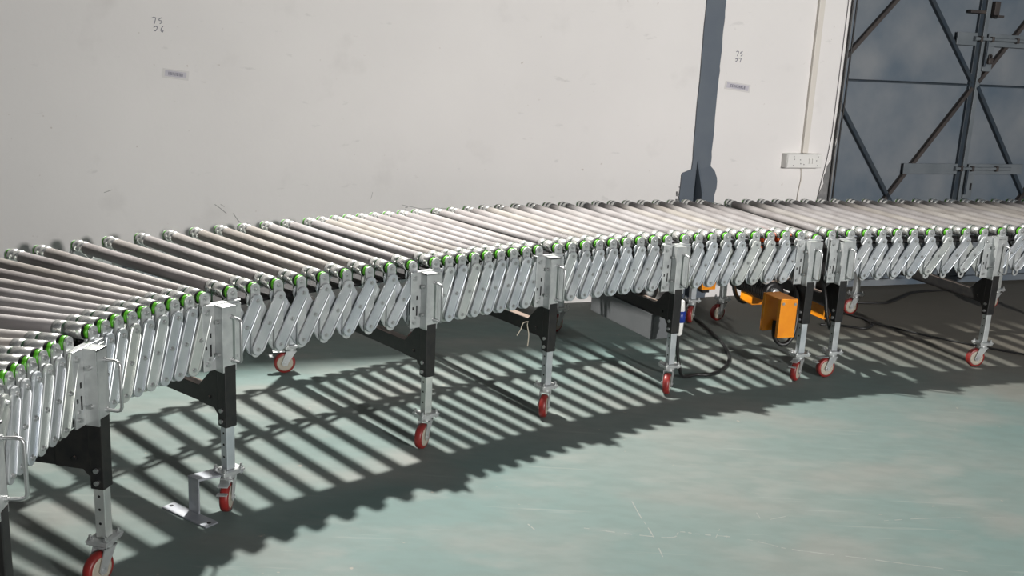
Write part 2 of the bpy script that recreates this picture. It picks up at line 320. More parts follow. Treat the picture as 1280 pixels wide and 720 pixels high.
# column flange with widened gusseted foot
col = obj('trim_1', None, None, WM); struct(col, 'blue-grey painted steel column set into the white wall')
le = ragged(lambda z: 0.838, 0.83, WT, 0.07, 0.002, 11); re = ragged(lambda z: 0.971, 0.86, WT, 0.05, 0.0028, 12)
mb = MB(); mb.prism(le + re[::-1], -0.012, 0.002); obj('flange', mb.mesh('flange', 'column'), col)
fl = ragged(lambda z: 0.770, 0.0, 0.80, 0.05, 0.004, 13); fr = ragged(lambda z: 1.024, 0.0, 0.79, 0.05, 0.003, 14)
mb = MB(); mb.prism(fl + [(0.775, 0.815), (0.838, 0.84), (0.971, 0.862), (1.005, 0.83)] + fr[::-1], -0.011, 0.002); obj('foot_plate', mb.mesh('foot_plate', 'column'), col)
mb = MB()
T = Matrix.Rotation(-PI / 2, 4, 'Z')
mb.prism([(0.0, 0.0), (0.012, 0.0), (0.012, 0.90), (0.0, 0.90)], 0, 0.001)
mb = MB(); tri = [(-0.012, 0.02), (-0.012, 0.895), (-0.105, 0.70), (-0.105, 0.02)]
vs = [(0.872, y, z) for y, z in tri] + [(0.884, y, z) for y, z in tri]
mb.add(vs, [(0, 1, 2, 3), (7, 6, 5, 4), (0, 4, 5, 1), (1, 5, 6, 2), (2, 6, 7, 3), (3, 7, 4, 0)]); obj('gusset', mb.mesh('gusset', 'column'), col)
mb = MB(); r5 = random.Random(21)
for k in range(9):
    z = 0.60 + r5.uniform(0, 0.14); u = 0.745 + r5.uniform(0, 0.028); s = r5.uniform(0.006, 0.014)
    mb.bbox(u, u + s, -0.006 - r5.uniform(0, 0.004), 0.001, z, z + s * 1.3, 0.002)
cp = obj('plaster_chip', mb.mesh('plaster_chip', 'concrete'), col); cp['kind'] = 'stuff'

# switch board, trunking, wires on the wall
sw = tag(obj('switch_board', None, None, WM @ Matrix.Translation((1.50, 0, 0.857))), 'white surface-mounted switch and socket box on the wall beside the gate', 'switch box')
mb = MB(); mb.bbox(0, 0.275, -0.058, 0, 0, 0.092, 0.004); obj('box_body', mb.mesh('box_body', 'whitepl'), sw)
mb = MB(); mb.bbox(0.004, 0.271, -0.064, -0.057, 0.004, 0.088, 0.003); fp = obj('face_plate', mb.mesh('face_plate', 'whitepl'), sw)
for sx, sz, w, h in ((0.165, 0.03, 0.018, 0.034), (0.19, 0.03, 0.018, 0.034)):
    mb = MB(); mb.bbox(sx, sx + w, -0.070, -0.063, sz, sz + h, 0.002); obj('rocker_switch', mb.mesh('rocker_switch', 'whitepl'), fp)
mb = MB()
for sx, sz in ((0.05, 0.075), (0.05, 0.018), (0.235, 0.075), (0.235, 0.018), (0.055, 0.058), (0.10, 0.055), (0.105, 0.03), (0.13, 0.025), (0.225, 0.05)):
    mb.cyl((sx, -0.066, sz), (sx, -0.062, sz), 0.0035, 8)
obj('socket_hole', mb.mesh('socket_hole', 'concrete'), fp)
mb = MB(); mb.bbox(1.640, 1.682, -0.024, 0.0, 0.951, WT, 0.003)
tag(obj('cable_trunking', mb.mesh('cable_trunking', 'trunk'), None, WM), 'vertical cream cable trunking running up from the white switch box', 'trunking')
mb = MB(); mb.tube(smooth_path([(1.655, -0.005, 0.857), (1.665, -0.006, 0.78), (1.652, -0.005, 0.62), (1.65, -0.005, 0.02)]), 0.004)
tag(obj('wall_wire', mb.mesh('wall_wire', 'trunk'), None, WM), 'thin cream wire hanging down the wall below the switch box', 'wire')
mb = MB(); mb.tube(smooth_path([(1.872, -0.005, WT), (1.866, -0.006, 1.5), (1.858, -0.005, 1.0), (1.80, -0.005, 0.55), (1.79, -0.005, 0.03)]), 0.0016)
tag(obj('wall_wire', mb.mesh('wall_wire', 'blackrub'), None, WM), 'thin dark wire running down the white wall close to the gate edge', 'wire')
for k, (u, lab) in enumerate(((1.893, 'black cable down the gate jamb, the one nearer the white wall'), (1.925, 'black cable down the gate jamb, the one nearer the gate panel'))):
    mb = MB(); mb.tube(smooth_path([(u, -0.010, WT), (u + 0.004, -0.012, 1.6), (u - 0.003, -0.012, 1.1), (u, -0.012, 0.6), (u + 0.004, -0.012, 0.02)]), 0.006)
    tag(obj('jamb_cable', mb.mesh('jamb_cable', 'cable'), None, WM), lab, 'cable', 'cables on the gate jamb')

# paper labels and handwritten numbers
def label(u0, z0, w, h, slope, lab, seed, glyphs):
    T = WM @ Matrix.Translation((u0, -0.001, z0)) @ Matrix.Rotation(slope, 4, 'Y')
    o = tag(obj('paper_label', None, None, T), lab, 'label', 'labels stuck on the wall')
    b = MB(); b.box(-0.012, w + 0.012, -0.0008, 0.001, -0.010, h + 0.008); obj('tape', b.mesh('tape', 'tape'), o)
    b = MB(); b.box(0, w, -0.0016, 0, 0, h); pp = obj('paper', b.mesh('paper', 'paper'), o)
    b = MB(); g = h * 0.52; x = w * 0.16; dx = (w * 0.70) / len(glyphs); y0, y1 = -0.0022, -0.0015
    for ch in glyphs:
        s = g * 0.22; z = h * 0.24; e = dx * 0.72
        seg = {'a': (x, x + e, z + g - s, z + g), 'd': (x, x + e, z, z + s), 'g': (x, x + e, z + g * .45, z + g * .45 + s), 'l': (x, x + e * .34, z, z + g), 'r': (x + e * .66, x + e, z, z + g)}
        for k in {'E': 'ladg', 'C': 'lad', 'I': 'l', 'N': 'lr', 'O': 'ladr', 'R': 'lagr', 'A': 'lagr', 'L': 'ld', 'S': 'agd', 'B': 'ladgr', 'H': 'lgr'}[ch]:
            a = seg[k]; b.box(a[0], a[1], y0, y1, a[2], a[3])
        x += dx
    obj('print', b.mesh('print', 'ink'), pp)
label(-2.283, 1.305, 0.105, 0.030, 0.10, 'small grey printed paper label taped below the handwriting on the left of the wall', 1, 'NNINONH')
label(1.035, 1.352, 0.160, 0.032, 0.11, 'small lilac printed paper label taped beside the blue-grey column', 2, 'CCNHSHALB')
def stroke(b, pts, w):
    for (x0, z0), (x1, z1) in zip(pts[:-1], pts[1:]):
        d = Vector((x1 - x0, z1 - z0)); n = Vector((-d.y, d.x)).normalized() * w / 2
        b.add([(x0 + n.x, -0.001, z0 + n.y), (x0 - n.x, -0.001, z0 - n.y), (x1 - n.x, -0.001, z1 - n.y), (x1 + n.x, -0.001, z1 + n.y),
               (x0 + n.x, 0.0005, z0 + n.y), (x0 - n.x, 0.0005, z0 - n.y), (x1 - n.x, 0.0005, z1 - n.y), (x1 + n.x, 0.0005, z1 + n.y)], [(0, 1, 2, 3), (4, 7, 6, 5), (0, 4, 5, 1), (2, 6, 7, 3), (1, 5, 6, 2), (3, 7, 4, 0)])
GL7 = [(0, .85), (.25, 1), (.6, .95), (.5, .5), (.35, 0)]
GL5 = [(.6, 1), (.15, .8), (.1, .55), (.5, .5), (.55, .2), (.2, .05)]
GL6 = [(.5, 1), (.2, .6), (.12, .25), (.35, .02), (.5, .3), (.2, .42)]
GL7b = [(0, .7), (.3, .9), (.6, .8), (.45, .4), (.25, .15), (.05, .3)]
def number(u, z, h, gls, w):
    b = MB(); x = u
    for gl in gls: stroke(b, [(x + a * h, z + c * h) for a, c in gl], w); x += h * 0.95
    o = obj('handwritten_number', b.mesh('handwritten_number', 'ink'), wall); return o
number(-2.336, 1.562, 0.032, (GL7, GL5), 0.0035); number(-2.329, 1.521, 0.032, (GL7b, GL6), 0.0035)
number(1.082, 1.545, 0.030, (GL7, GL5), 0.0045); number(1.082, 1.508, 0.026, (GL7b, GL7), 0.0045)

# scuffs and scratches scraped into the plaster
mb = MB()
def scuff(pts, w):
    b = mb
    for (x0, z0), (x1, z1) in zip(pts[:-1], pts[1:]):
        d = Vector((x1 - x0, z1 - z0)); n = Vector((-d.y, d.x)).normalized() * w / 2
        b.add([(x0 + n.x, -0.0006, z0 + n.y), (x0 - n.x, -0.0006, z0 - n.y), (x1 - n.x, -0.0006, z1 - n.y), (x1 + n.x, -0.0006, z1 + n.y)], [(0, 1, 2, 3)])
scuff([(-2.05, 0.635), (-2.02, 0.612), (-1.99, 0.585)], 0.004); scuff([(-1.955, 0.585), (-1.93, 0.545), (-1.895, 0.515)], 0.004)
scuff([(-2.02, 0.635), (-2.0, 0.622)], 0.003); scuff([(-1.02, 0.625), (-0.9, 0.60), (-0.82, 0.605), (-0.7, 0.60)], 0.003); scuff([(-1.0, 0.60), (-1.005, 0.56)], 0.004)
scuff([(-1.0, 0.61), (-0.985, 0.612)], 0.006); scuff([(-2.6, 0.70), (-2.56, 0.715)], 0.003); scuff([(-1.2, 0.66), (-1.19, 0.70)], 0.002)
sc = obj('scuff_mark', mb.mesh('scuff_mark', 'scuff'), wall); sc['kind'] = 'stuff'

# ------------------------------------------------------------------ conveyor geometry data
NODES = [(-1.120, 1.872), (-1.138, 1.93), (-1.154, 1.99), (-1.162, 2.065), (-1.174, 2.180),
 (-1.1781, 2.2352), (-1.1782, 2.2891), (-1.178, 2.346), (-1.1767, 2.4055), (-1.1735, 2.4667), (-1.1678, 2.5294), (-1.1497, 2.6418), (-1.1369, 2.6959), (-1.1213, 2.7495), (-1.1029, 2.8025), (-1.0817, 2.8547), (-1.0578, 2.906), (-1.0311, 2.9565), (-1.0019, 3.006), (-0.9702, 3.0547), (-0.9071, 3.1408), (-0.8503, 3.2098), (-0.7896, 3.2775), (-0.7258, 3.3441), (-0.6593, 3.41), (-0.5907, 3.4755), (-0.5203, 3.5407), (-0.4486, 3.6061), (-0.3756, 3.6717), (-0.2967, 3.7419), (-0.2489, 3.7841), (-0.2005, 3.8266), (-0.1515, 3.8692), (-0.1018, 3.912), (-0.0513, 3.9548), (-0.0001, 3.9977), (0.0521, 4.0405), (0.1053, 4.0831), (0.1866, 4.1462), (0.2471, 4.1913), (0.3086, 4.2355), (0.3711, 4.2786), (0.4348, 4.3206), (0.4996, 4.3613), (0.5654, 4.4008), (0.6322, 4.439), (0.7, 4.4758), (0.7839, 4.5189), (0.8523, 4.5521), (0.9228, 4.5849), (0.9952, 4.617), (1.0695, 4.6486), (1.1455, 4.6797), (1.2232, 4.7104), (1.3023, 4.7407), (1.3829, 4.7709), (1.4753, 4.8048),
 (1.5516, 4.832), (1.6582, 4.872), (1.7499, 4.9028), (1.835, 4.9326), (1.924, 4.9632), (2.0174, 4.9949), (2.1155, 5.0277), (2.2184, 5.0618), (2.3257, 5.0977), (2.4358, 5.1364), (2.5484, 5.176), (2.665, 5.217),
 (2.777, 5.254), (2.889, 5.291), (3.001, 5.328), (3.113, 5.364), (3.225, 5.400), (3.337, 5.436), (3.449, 5.472), (3.57, 5.51)]
OFF = 5                                   # photo lug number k is NODES[k + OFF]
ZR = 0.72; LEN = 0.985; LINK = 0.192; ZT = ZR - 0.038
P = [Vector((x, y, 0)) for x, y in NODES]
TG = []
for i in range(len(P)):
    a = P[max(0, i - 2)]; b = P[min(len(P) - 1, i + 2)]; TG.append((b - a).normalized())
NB = [Vector((-t.y, t.x, 0)) for t in TG]  # towards the back side
ANG = [math.atan2(t.y, t.x) for t in TG]
def frame(i, z=0.0): return Matrix.Translation(P[i] + Vector((0, 0, z))) @ Matrix.Rotation(ANG[i], 4, 'Z')
DROP = {51 + OFF: -0.020}
def rowpt(i, off, z): return P[i] + NB[i] * off + Vector((0, 0, z + DROP.get(i, 0)))

# shared meshes ------------------------------------------------------
b = MB(); b.lathe([(0.112, 0.0205), (0.113, 0.0220), (LEN - 0.085, 0.0220), (LEN - 0.084, 0.0205)], 20); me_body = b.mesh('roller_sleeve', 'roller')
b = MB(); b.lathe([(0.023, 0.018), (0.024, 0.0236), (0.076, 0.0236), (0.0775, 0.0190), (0.0835, 0.0190), (0.085, 0.0236), (0.113, 0.0236), (0.114, 0.019)], 20); me_colf = b.mesh('roller_collar', 'chrome')
b = MB(); b.lathe([(LEN - 0.086, 0.019), (LEN - 0.085, 0.0236), (LEN - 0.055, 0.0236), (LEN - 0.0535, 0.0190), (LEN - 0.0475, 0.0190), (LEN - 0.046, 0.0236), (LEN - 0.022, 0.0236), (LEN - 0.021, 0.018)], 20); me_colb = b.mesh('roller_collar', 'chrome')
def capmesh(y0, sgn):
    b = MB(); b.lathe(sorted([(y0, 0.0175), (y0 + sgn * 0.002, 0.0202), (y0 + sgn * 0.011, 0.0202), (y0 + sgn * 0.012, 0.015)]), 18, 0)
    b.lathe(sorted([(y0 + sgn * 0.0115, 0.0222), (y0 + sgn * 0.018, 0.0222)]), 18, 1)
    b.cyl((0, min(0, y0 - 0.002 * sgn) if sgn > 0 else y0, 0), (0, y0 + 0.004 * sgn if sgn > 0 else LEN, 0), 0.006, 8, 1); return b.mesh('bearing_cap', ['green', 'blackrub'])
me_capf = capmesh(0.006, 1); me_capb = capmesh(LEN - 0.005, -1)
def rounded_bar_outline(hw, z0, z1, n=7):
    o = []
    for k in range(n + 1): t = PI * k / n; o.append((hw * math.cos(t), z1 - hw + hw * math.sin(t)))
    o += [(-hw, z0), (hw, z0)]; return o
def support_bar(back):
    b = MB(); hw = 0.0180; s = -1 if not back else 1
    b.prism(rounded_bar_outline(hw, -0.208, 0.0190), -0.003, 0.003)
    out = [(-hw, -0.208)] + [(-hw * math.cos(PI * k / 8), -0.219 - hw * math.sin(PI * k / 8)) for k in range(9)] + [(hw, -0.208), (0.006, -0.208)] + \
          [(0.006 * math.cos(PI * k / 6), -0.219 - 0.006 * math.sin(PI * k / 6)) for k in range(7)] + [(-0.006, -0.208)]
    # slotted lower end as quads between outer and inner outlines
    no = 12; oo = [(-hw, -0.208)] + [(-hw * math.cos(PI * k / no), -0.219 - hw * math.sin(PI * k / no)) for k in range(no + 1)] + [(hw, -0.208)]
    ii = [(-0.0085, -0.208)] + [(-0.0085 * math.cos(PI * k / no), -0.219 - 0.0085 * math.sin(PI * k / no)) for k in range(no + 1)] + [(0.0085, -0.208)]
    for k in range(len(oo) - 1): b.prism([oo[k], oo[k + 1], ii[k + 1], ii[k]], -0.003, 0.003)
    y = -0.003 if not back else 0.003
    b.cyl((0, y, 0), (0, y + s * 0.003, 0), 0.0085, 10, 1); b.cyl((0, y + s * 0.003, 0), (0, y + s * 0.009, 0), 0.0055, 6, 1, smooth=False)
    return b.mesh('support_bar', ['zinc_plain', 'bolt'])
me_bar = support_bar(False); me_barb = support_bar(True)
def link_mesh(bolts, s=-1, w=0.0):
    b = MB(); n = 8
    def stad(hw, y):
        o = [(hw * math.cos(PI * k / n), y, hw * math.sin(PI * k / n)) for k in range(n + 1)]
        o += [(-hw * math.cos(PI * k / n), y, -LINK - hw * math.sin(PI * k / n)) for k in range(n + 1)]; return o
    rings = [stad(0.0195 + w, -s * 0.0055), stad(0.0212 + w, -s * 0.002), stad(0.0210 + w, s * 0.0025), stad(0.0190 + w, s * 0.0042)]
    m = len(rings[0]); vs = [v for r in rings for v in r]
    fs = [(j * m + k, j * m + (k + 1) % m, (j + 1) * m + (k + 1) % m, (j + 1) * m + k) for j in range(3) for k in range(m)]
    b.add(vs, fs + [list(range(m))[::-1], [3 * m + k for k in range(m)]])
    if bolts:
        b.tube([(0.0172, s * 0.0035, -0.010), (0.0178, s * 0.0058, -0.016), (0.0178, s * 0.0058, -LINK + 0.004), (0.0172, s * 0.0035, -LINK - 0.002)], 0.0036, 8)
        for z in (0, -LINK / 2, -LINK):
            b.cyl((0, s * 0.003, z), (0, s * 0.006, z), 0.0078, 10, 1); b.cyl((0, s * 0.006, z), (0, s * 0.0115, z), 0.0050, 6, 1, smooth=False)
    return b.mesh('scissor_link', ['zinc', 'bolt'])
me_lo = link_mesh(True); me_li = link_mesh(False, -1, 0.0055)
def link_matrix(A, B, nb):
    z = (A - B).normalized(); y = (nb - z * nb.dot(z)).normalized(); x = y.cross(z)
    return Matrix(((x.x, y.x, z.x, A.x), (x.y, y.y, z.y, A.y), (x.z, y.z, z.z, A.z), (0, 0, 0, 1)))
def pivots(i, j, off):
    A = rowpt(i, off, ZT); B0 = rowpt(j, off, ZT); h = (A - B0); hz = max(0.02, LINK ** 2 - h.length_squared) ** 0.5
    return A, B0 - Vector((0, 0, hz))

# bracket (zinc) in node frame: x along path, y towards the back, origin on the floor below the axle
BX0, BX1, BY0, BY1 = -0.082, -0.030, -0.060, -0.018
LX, LY = -0.056, -0.040
b = MB()
b.bbox(-0.128, BX0, -0.022, -0.016, 0.482, 0.700, 0.0015)
t_ = 0.004
b.bbox(BX0, BX0 + t_, BY0, BY1, 0.478, 0.697, 0.0012); b.bbox(BX1 - t_, BX1, BY0, BY1, 0.478, 0.697, 0.0012); b.bbox(BX0, BX1, BY0, BY0 + t_, 0.478, 0.697, 0.0015)
b.bbox(BX0, BX1, BY0, BY1, 0.690, 0.697, 0.0012)
b.bbox(BX1, 0.018, -0.022, -0.016, 0.49, 0.69, 0.0015)
b.bbox(-0.128, 0.02, -0.018, 0.004, 0.694, 0.700, 0.001)
for x, z in ((-0.113, 0.675), (-0.113, 0.505)): b.cyl((x, -0.022, z), (x, -0.030, z), 0.007, 8, 1)
for z in (0.645, 0.535): b.cyl((BX0, -0.038, z), (BX0 - 0.008, -0.038, z), 0.007, 8, 1)
for x, z, h in ((-0.10, 0.60, 0.008), (-0.10, 0.55, 0.02), (-0.117, 0.56, 0.006)): b.box(x - 0.003, x + 0.003, -0.0228, -0.0215, z - h, z + h, 2)
me_bracket = b.mesh('leg_bracket', ['zinc_plain', 'bolt', 'hole'])
b = MB(); hx = -0.046
pts = [(hx, BY0 + 0.002, 0.660), (hx, BY0 - 0.034, 0.660), (hx, BY0 - 0.043, 0.657), (hx, BY0 - 0.047, 0.648), (hx, BY0 - 0.047, 0.528), (hx, BY0 - 0.043, 0.519), (hx, BY0 - 0.034, 0.516), (hx, BY0 + 0.002, 0.516)]
b.tube(pts, 0.0048, 8); b.cyl((hx, BY0, 0.66), (hx, BY0 - 0.006, 0.66), 0.008, 8); b.cyl((hx, BY0, 0.516), (hx, BY0 - 0.006, 0.516), 0.008, 8); me_handle = b.mesh('pull_handle', 'bolt')
b = MB(); b.bbox(LX - 0.022, LX + 0.022, LY - 0.021, LY + 0.021, 0.288, 0.50, 0.003)
for z in (0.345, 0.308): b.cyl((LX - 0.022, LY, z), (LX - 0.028, LY, z), 0.0075, 8, 1); b.cyl((LX + 0.022, LY, z), (LX + 0.027, LY, z), 0.006, 8, 1)
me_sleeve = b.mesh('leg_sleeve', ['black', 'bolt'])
b = MB(); b.bbox(LX - 0.016, LX + 0.016, LY - 0.016, LY + 0.016, 0.138, 0.29, 0.002)
for z in (0.265, 0.225, 0.182): b.cyl((LX - 0.0155, LY, z), (LX - 0.0165, LY, z), 0.0042, 8, 1)
me_inner = b.mesh('inner_tube', ['zinc', 'hole'])
WFULL = LEN - 2 * LY
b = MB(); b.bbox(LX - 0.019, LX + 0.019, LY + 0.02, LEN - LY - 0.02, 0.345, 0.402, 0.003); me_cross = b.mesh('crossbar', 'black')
def gus(y0, s):
    b = MB(); pl = [(0, 0.325), (0, 0.48), (0.03, 0.475), (0.105, 0.402), (0.105, 0.345), (0.02, 0.345), (0.012, 0.335)]
    vs = [(LX - 0.021, y0 + s * y, z) for y, z in pl] + [(LX + 0.021, y0 + s * y, z) for y, z in pl]; n = len(pl)
    b.add(vs, [list(range(n)), list(range(n, 2 * n))[::-1]] + [(k, (k + 1) % n, n + (k + 1) % n, n + k) for k in range(n)])
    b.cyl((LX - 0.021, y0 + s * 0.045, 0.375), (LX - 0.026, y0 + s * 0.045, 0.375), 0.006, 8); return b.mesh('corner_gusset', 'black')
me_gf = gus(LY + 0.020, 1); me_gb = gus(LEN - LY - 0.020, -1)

# caster: origin on the floor below the swivel; axle along local x, trails along local -y
TR = 0.030; WR = 0.050
b = MB(); b.bbox(-0.042, 0.042, -0.034, 0.034, 0.1305, 0.137, 0.0015); b.bbox(-0.040, 0.040, -0.032, 0.032, 0.1235, 0.1300, 0.0015)
for x in (-0.032, 0.032):
    for y in (-0.024, 0.024): b.cyl((x, y, 0.118), (x, y, 0.152), 0.004, 8, 1); b.cyl((x, y, 0.137), (x, y, 0.144), 0.0075, 6, 1, smooth=False)
me_cplate = b.mesh('caster', ['zinc_plain', 'bolt'])
b = MB(); b.cyl((0, 0, 0.108), (0, 0, 0.125), 0.024, 14)
for s in (-1, 1):
    ol = [(0.024, 0.110), (-0.024, 0.110), (-TR - 0.016, WR), (-TR - 0.008, WR - 0.013), (-TR + 0.010, WR - 0.013), (-TR + 0.016, WR + 0.004)]
    x0, x1 = (s * 0.019, s * 0.0225); vs = [(x0, y, z) for y, z in ol] + [(x1, y, z) for y, z in ol]; n = len(ol)
    b.add(vs, [list(range(n)), list(range(n, 2 * n))[::-1]] + [(k, (k + 1) % n, n + (k + 1) % n, n + k) for k in range(n)])
b.box(-0.0225, 0.0225, -0.024, 0.024, 0.106, 0.110); b.cyl((-0.027, -TR, WR), (0.027, -TR, WR), 0.007, 8); me_fork = b.mesh('fork', 'zinc_plain')
b = MB()
prof = [(-0.0145, 0.036), (-0.0145, 0.044), (-0.011, 0.0485), (-0.004, WR), (0.004, WR), (0.011, 0.0485), (0.0145, 0.044), (0.0145, 0.036)]
b.lathe(prof, 28, 0, 'X'); me_tyre = b.mesh('wheel', 'red')
b = MB(); b.lathe([(-0.0155, 0.032), (-0.015, 0.0375), (0.015, 0.0375), (0.0155, 0.032)], 24, 0, 'X'); b.lathe([(-0.018, 0.013), (0.018, 0.013)], 14, 0, 'X'); me_hub = b.mesh('wheel_hub', 'cream')
b = MB(); b.bbox(-0.017, 0.017, -0.085, -0.028, 0.104, 0.108, 0.0015); b.prism([(-0.017, 0.082), (0.017, 0.082), (0.017, 0.086), (-0.017, 0.086)], -0.10, -0.083)
me_brake = b.mesh('brake_pedal', 'zinc_plain')

# ------------------------------------------------------------------ conveyors
def make_conveyor(i0, i1, legs, label_):
    base = P[(i0 + i1) // 2].copy(); TI = Matrix.Translation(-base)
    root = obj('roller_conveyor', None, None, Matrix.Translation(base)); tag(root, label_, 'conveyor', 'roller conveyors')
    for i in range(i0, i1 + 1):
        F = TI @ frame(i, ZR + DROP.get(i, 0))
        spin = Matrix.Rotation(random.uniform(0, 6.28), 4, 'Y')
        r = obj('roller', me_body, root, F)
        obj('roller_collar', me_colf, r); obj('roller_collar', me_colb, r); obj('bearing_cap', me_capf, r); obj('bearing_cap', me_capb, r)
        obj('support_bar', me_bar, root, F)
        obj('support_bar', me_barb, root, TI @ Matrix.Translation(rowpt(i, LEN, ZR)) @ Matrix.Rotation(ANG[i], 4, 'Z'))
    for i in range(i0 + 1, i1 + 1):
        nb = (NB[i] + NB[i - 1]).normalized()
        A, B = pivots(i, i - 1, -0.011); obj('scissor_link', me_lo, root, TI @ link_matrix(A, B, nb))
        A, B = pivots(i - 1, i, 0.011); obj('scissor_link', me_li, root, TI @ link_matrix(A, B, nb))
    # the two scissor rows away from the camera, drawn together
    for off in (LEN * 0.63, LEN):
        b = MB(); src = link_mesh(False)
        vs = [v.co.copy() for v in src.vertices]; fs = [list(p.vertices) for p in src.polygons]
        for i in range(i0 + 1, i1 + 1):
            nb = (NB[i] + NB[i - 1]).normalized()
            for a, c, o in ((i, i - 1, off + 0.016), (i - 1, i, off - 0.016)):
                A, B = pivots(a, c, o); T = TI @ link_matrix(A, B, nb); b.add([T @ v for v in vs], fs)
        if off < LEN:
            for i in range(i0, i1 + 1):
                T = TI @ Matrix.Translation(rowpt(i, off, ZR)) @ Matrix.Rotation(ANG[i], 4, 'Z'); b.box(-0.012, 0.012, -0.003, 0.003, -0.225, -0.022, 0, T)
        o = obj('scissor_links', b.mesh('scissor_links', 'zinc'), root); o['kind'] = 'stuff'
    # drive belts looping neighbouring rollers, belt guard strips below the pulleys
    bm_ = MB(); pts = [(0.0212, 0.0805, -0.062)] + [(0.0212 * math.cos(PI * k / 10), 0.0805, 0.0212 * math.sin(PI * k / 10)) for k in range(11)] + [(-0.0212, 0.0805, -0.062)]
    bm_.tube(pts, 0.0028, 6); me_belt = bm_.mesh('drive_belt', 'belt')
    for i in range(i0, i1 + 1): obj('drive_belt', me_belt, root, TI @ frame(i, ZR + DROP.get(i, 0)))
    for i in range(i0 + 1, i1 + 1):
        q = [TI @ rowpt(i - 1, 0.03, 0), TI @ rowpt(i, 0.03, 0), TI @ rowpt(i, 0.165, 0), TI @ rowpt(i - 1, 0.165, 0)]
        b = MB(); z0, z1 = 0.664, 0.672
        vs = [(v.x, v.y, z0) for v in q] + [(v.x, v.y, z1) for v in q]
        b.add(vs, [(0, 1, 2, 3), (7, 6, 5, 4), (0, 4, 5, 1), (1, 5, 6, 2), (2, 6, 7, 3), (3, 7, 4, 0)])
        obj('belt_guard', b.mesh('belt_guard', 'blackrub'), root)
    # legs
    FL = Matrix.Translation((0, LEN, 0)) @ Matrix.Diagonal((1, -1, 1, 1))
    for i, (axf, axb) in legs.items():
        F = TI @ frame(i)
        br = obj('leg_bracket', me_bracket, root, F); obj('pull_handle', me_handle, br)
        lg = obj('leg_sleeve', me_sleeve, root, F); obj('inner_tube', me_inner, lg)
        cb = obj('crossbar', me_cross, root, F); obj('corner_gusset', me_gf, cb); obj('corner_gusset', me_gb, cb)
        FB = F @ Matrix.Translation((0, LEN, 0))
        # back leg: mirrored copies share the mesh turned about the leg axis
        R = Matrix.Translation((LX, 0, 0)) @ Matrix.Rotation(PI, 4, 'Z') @ Matrix.Translation((-LX, 0, 0))
        bb = obj('leg_bracket', me_bracket_b, root, F)
        lb = obj('leg_sleeve', me_sleeve, root, FB @ R); obj('inner_tube', me_inner, lb)
        for base_m, ax in ((F @ Matrix.Translation((LX, LY, 0)), axf), (F @ Matrix.Translation((LX, LEN - LY, 0)), axb)):
            if ax is None: continue
            pos = base_m.to_translation(); a = math.atan2(ax[1], ax[0])
            ct = obj('caster', me_cplate, root, Matrix.Translation(pos) @ Matrix.Rotation(math.atan2(TG[i].y, TG[i].x), 4, 'Z'))
            rel = Matrix.Rotation(a - math.atan2(TG[i].y, TG[i].x), 4, 'Z')
            obj('fork', me_fork, ct, rel); obj('wheel', me_tyre, ct, rel @ Matrix.Translation((0, -TR, WR))); obj('wheel_hub', me_hub, ct, rel @ Matrix.Translation((0, -TR, WR)))
            if len(ax) > 2: obj('brake_pedal', me_brake, ct, rel)
    return root, TI
b = MB(); b.bbox(-0.128, BX0, LEN + 0.016, LEN + 0.022, 0.482, 0.660, 0.0015); b.bbox(BX0, BX1, LEN + 0.018, LEN + 0.060, 0.478, 0.655, 0.002)
me_bracket_b = b.mesh('leg_bracket', 'zinc_plain')
legsA = {3: ((0.9, -0.4), None), 6 + OFF: ((0.93, -0.36), (0.8, -0.5)), 15 + OFF: ((0.99, 0.05, 1), (0.7, -0.6)), 24 + OFF: ((0.93, -0.30), (0.35, -0.93, 1)), 33 + OFF: ((0.96, -0.18), (0.8, -0.4)),
         42 + OFF: ((0.93, -0.28), (0.7, -0.6)), 51 + OFF: ((0.84, -0.54, 1), (0.9, -0.3))}
legsB = {53 + OFF: ((0.35, -0.93, 1), (0.5, -0.85)), 62 + OFF: ((0.2, -0.98), (0.25, -0.96)), 71 + OFF: ((0.3, -0.95), (0.3, -0.95))}
convA, TA = make_conveyor(0, 51 + OFF, legsA, 'long curved flexible roller conveyor on red casters, sweeping from the lower left corner')
convB, TB = make_conveyor(52 + OFF, len(P) - 1, legsB, 'second flexible roller conveyor joined on at the right, in front of the gate')

# anchor bracket at the second leg --------------------------------------
F2 = frame(15 + OFF); lp = F2 @ Vector((LX, LY, 0))
axv = Vector((0.83, -0.56, 0)).normalized(); tv = Vector((0.56, 0.83, 0))
fc = Vector((-1.015, 2.99, 0))
TT = TA @ Matrix(((axv.x, tv.x, 0, fc.x), (axv.y, tv.y, 0, fc.y), (0, 0, 1, 0), (0, 0, 0, 1)))
d = lp - fc; reach = d.dot(tv)
b = MB(); b.bbox(-0.112, 0.112, -0.026, 0.024, 0.0005, 0.006, 0.0015)
for x in (-0.095, 0.095): b.cyl((x, 0, 0.006), (x, 0, 0.0068), 0.007, 10, 1)
ab = obj('anchor_bracket', b.mesh('anchor_bracket', ['flatsteel', 'hole']), convA, TT); ab['label'] = 'Z-shaped flat steel anchor bracket resting on the floor by the second leg'
b = MB(); b.bbox(-0.026, 0.026, 0.016, 0.0215, 0.004, 0.128, 0.0018); obj('bracket_upright', b.mesh('bracket_upright', 'flatsteel'), ab)
b = MB(); off = d.dot(axv)
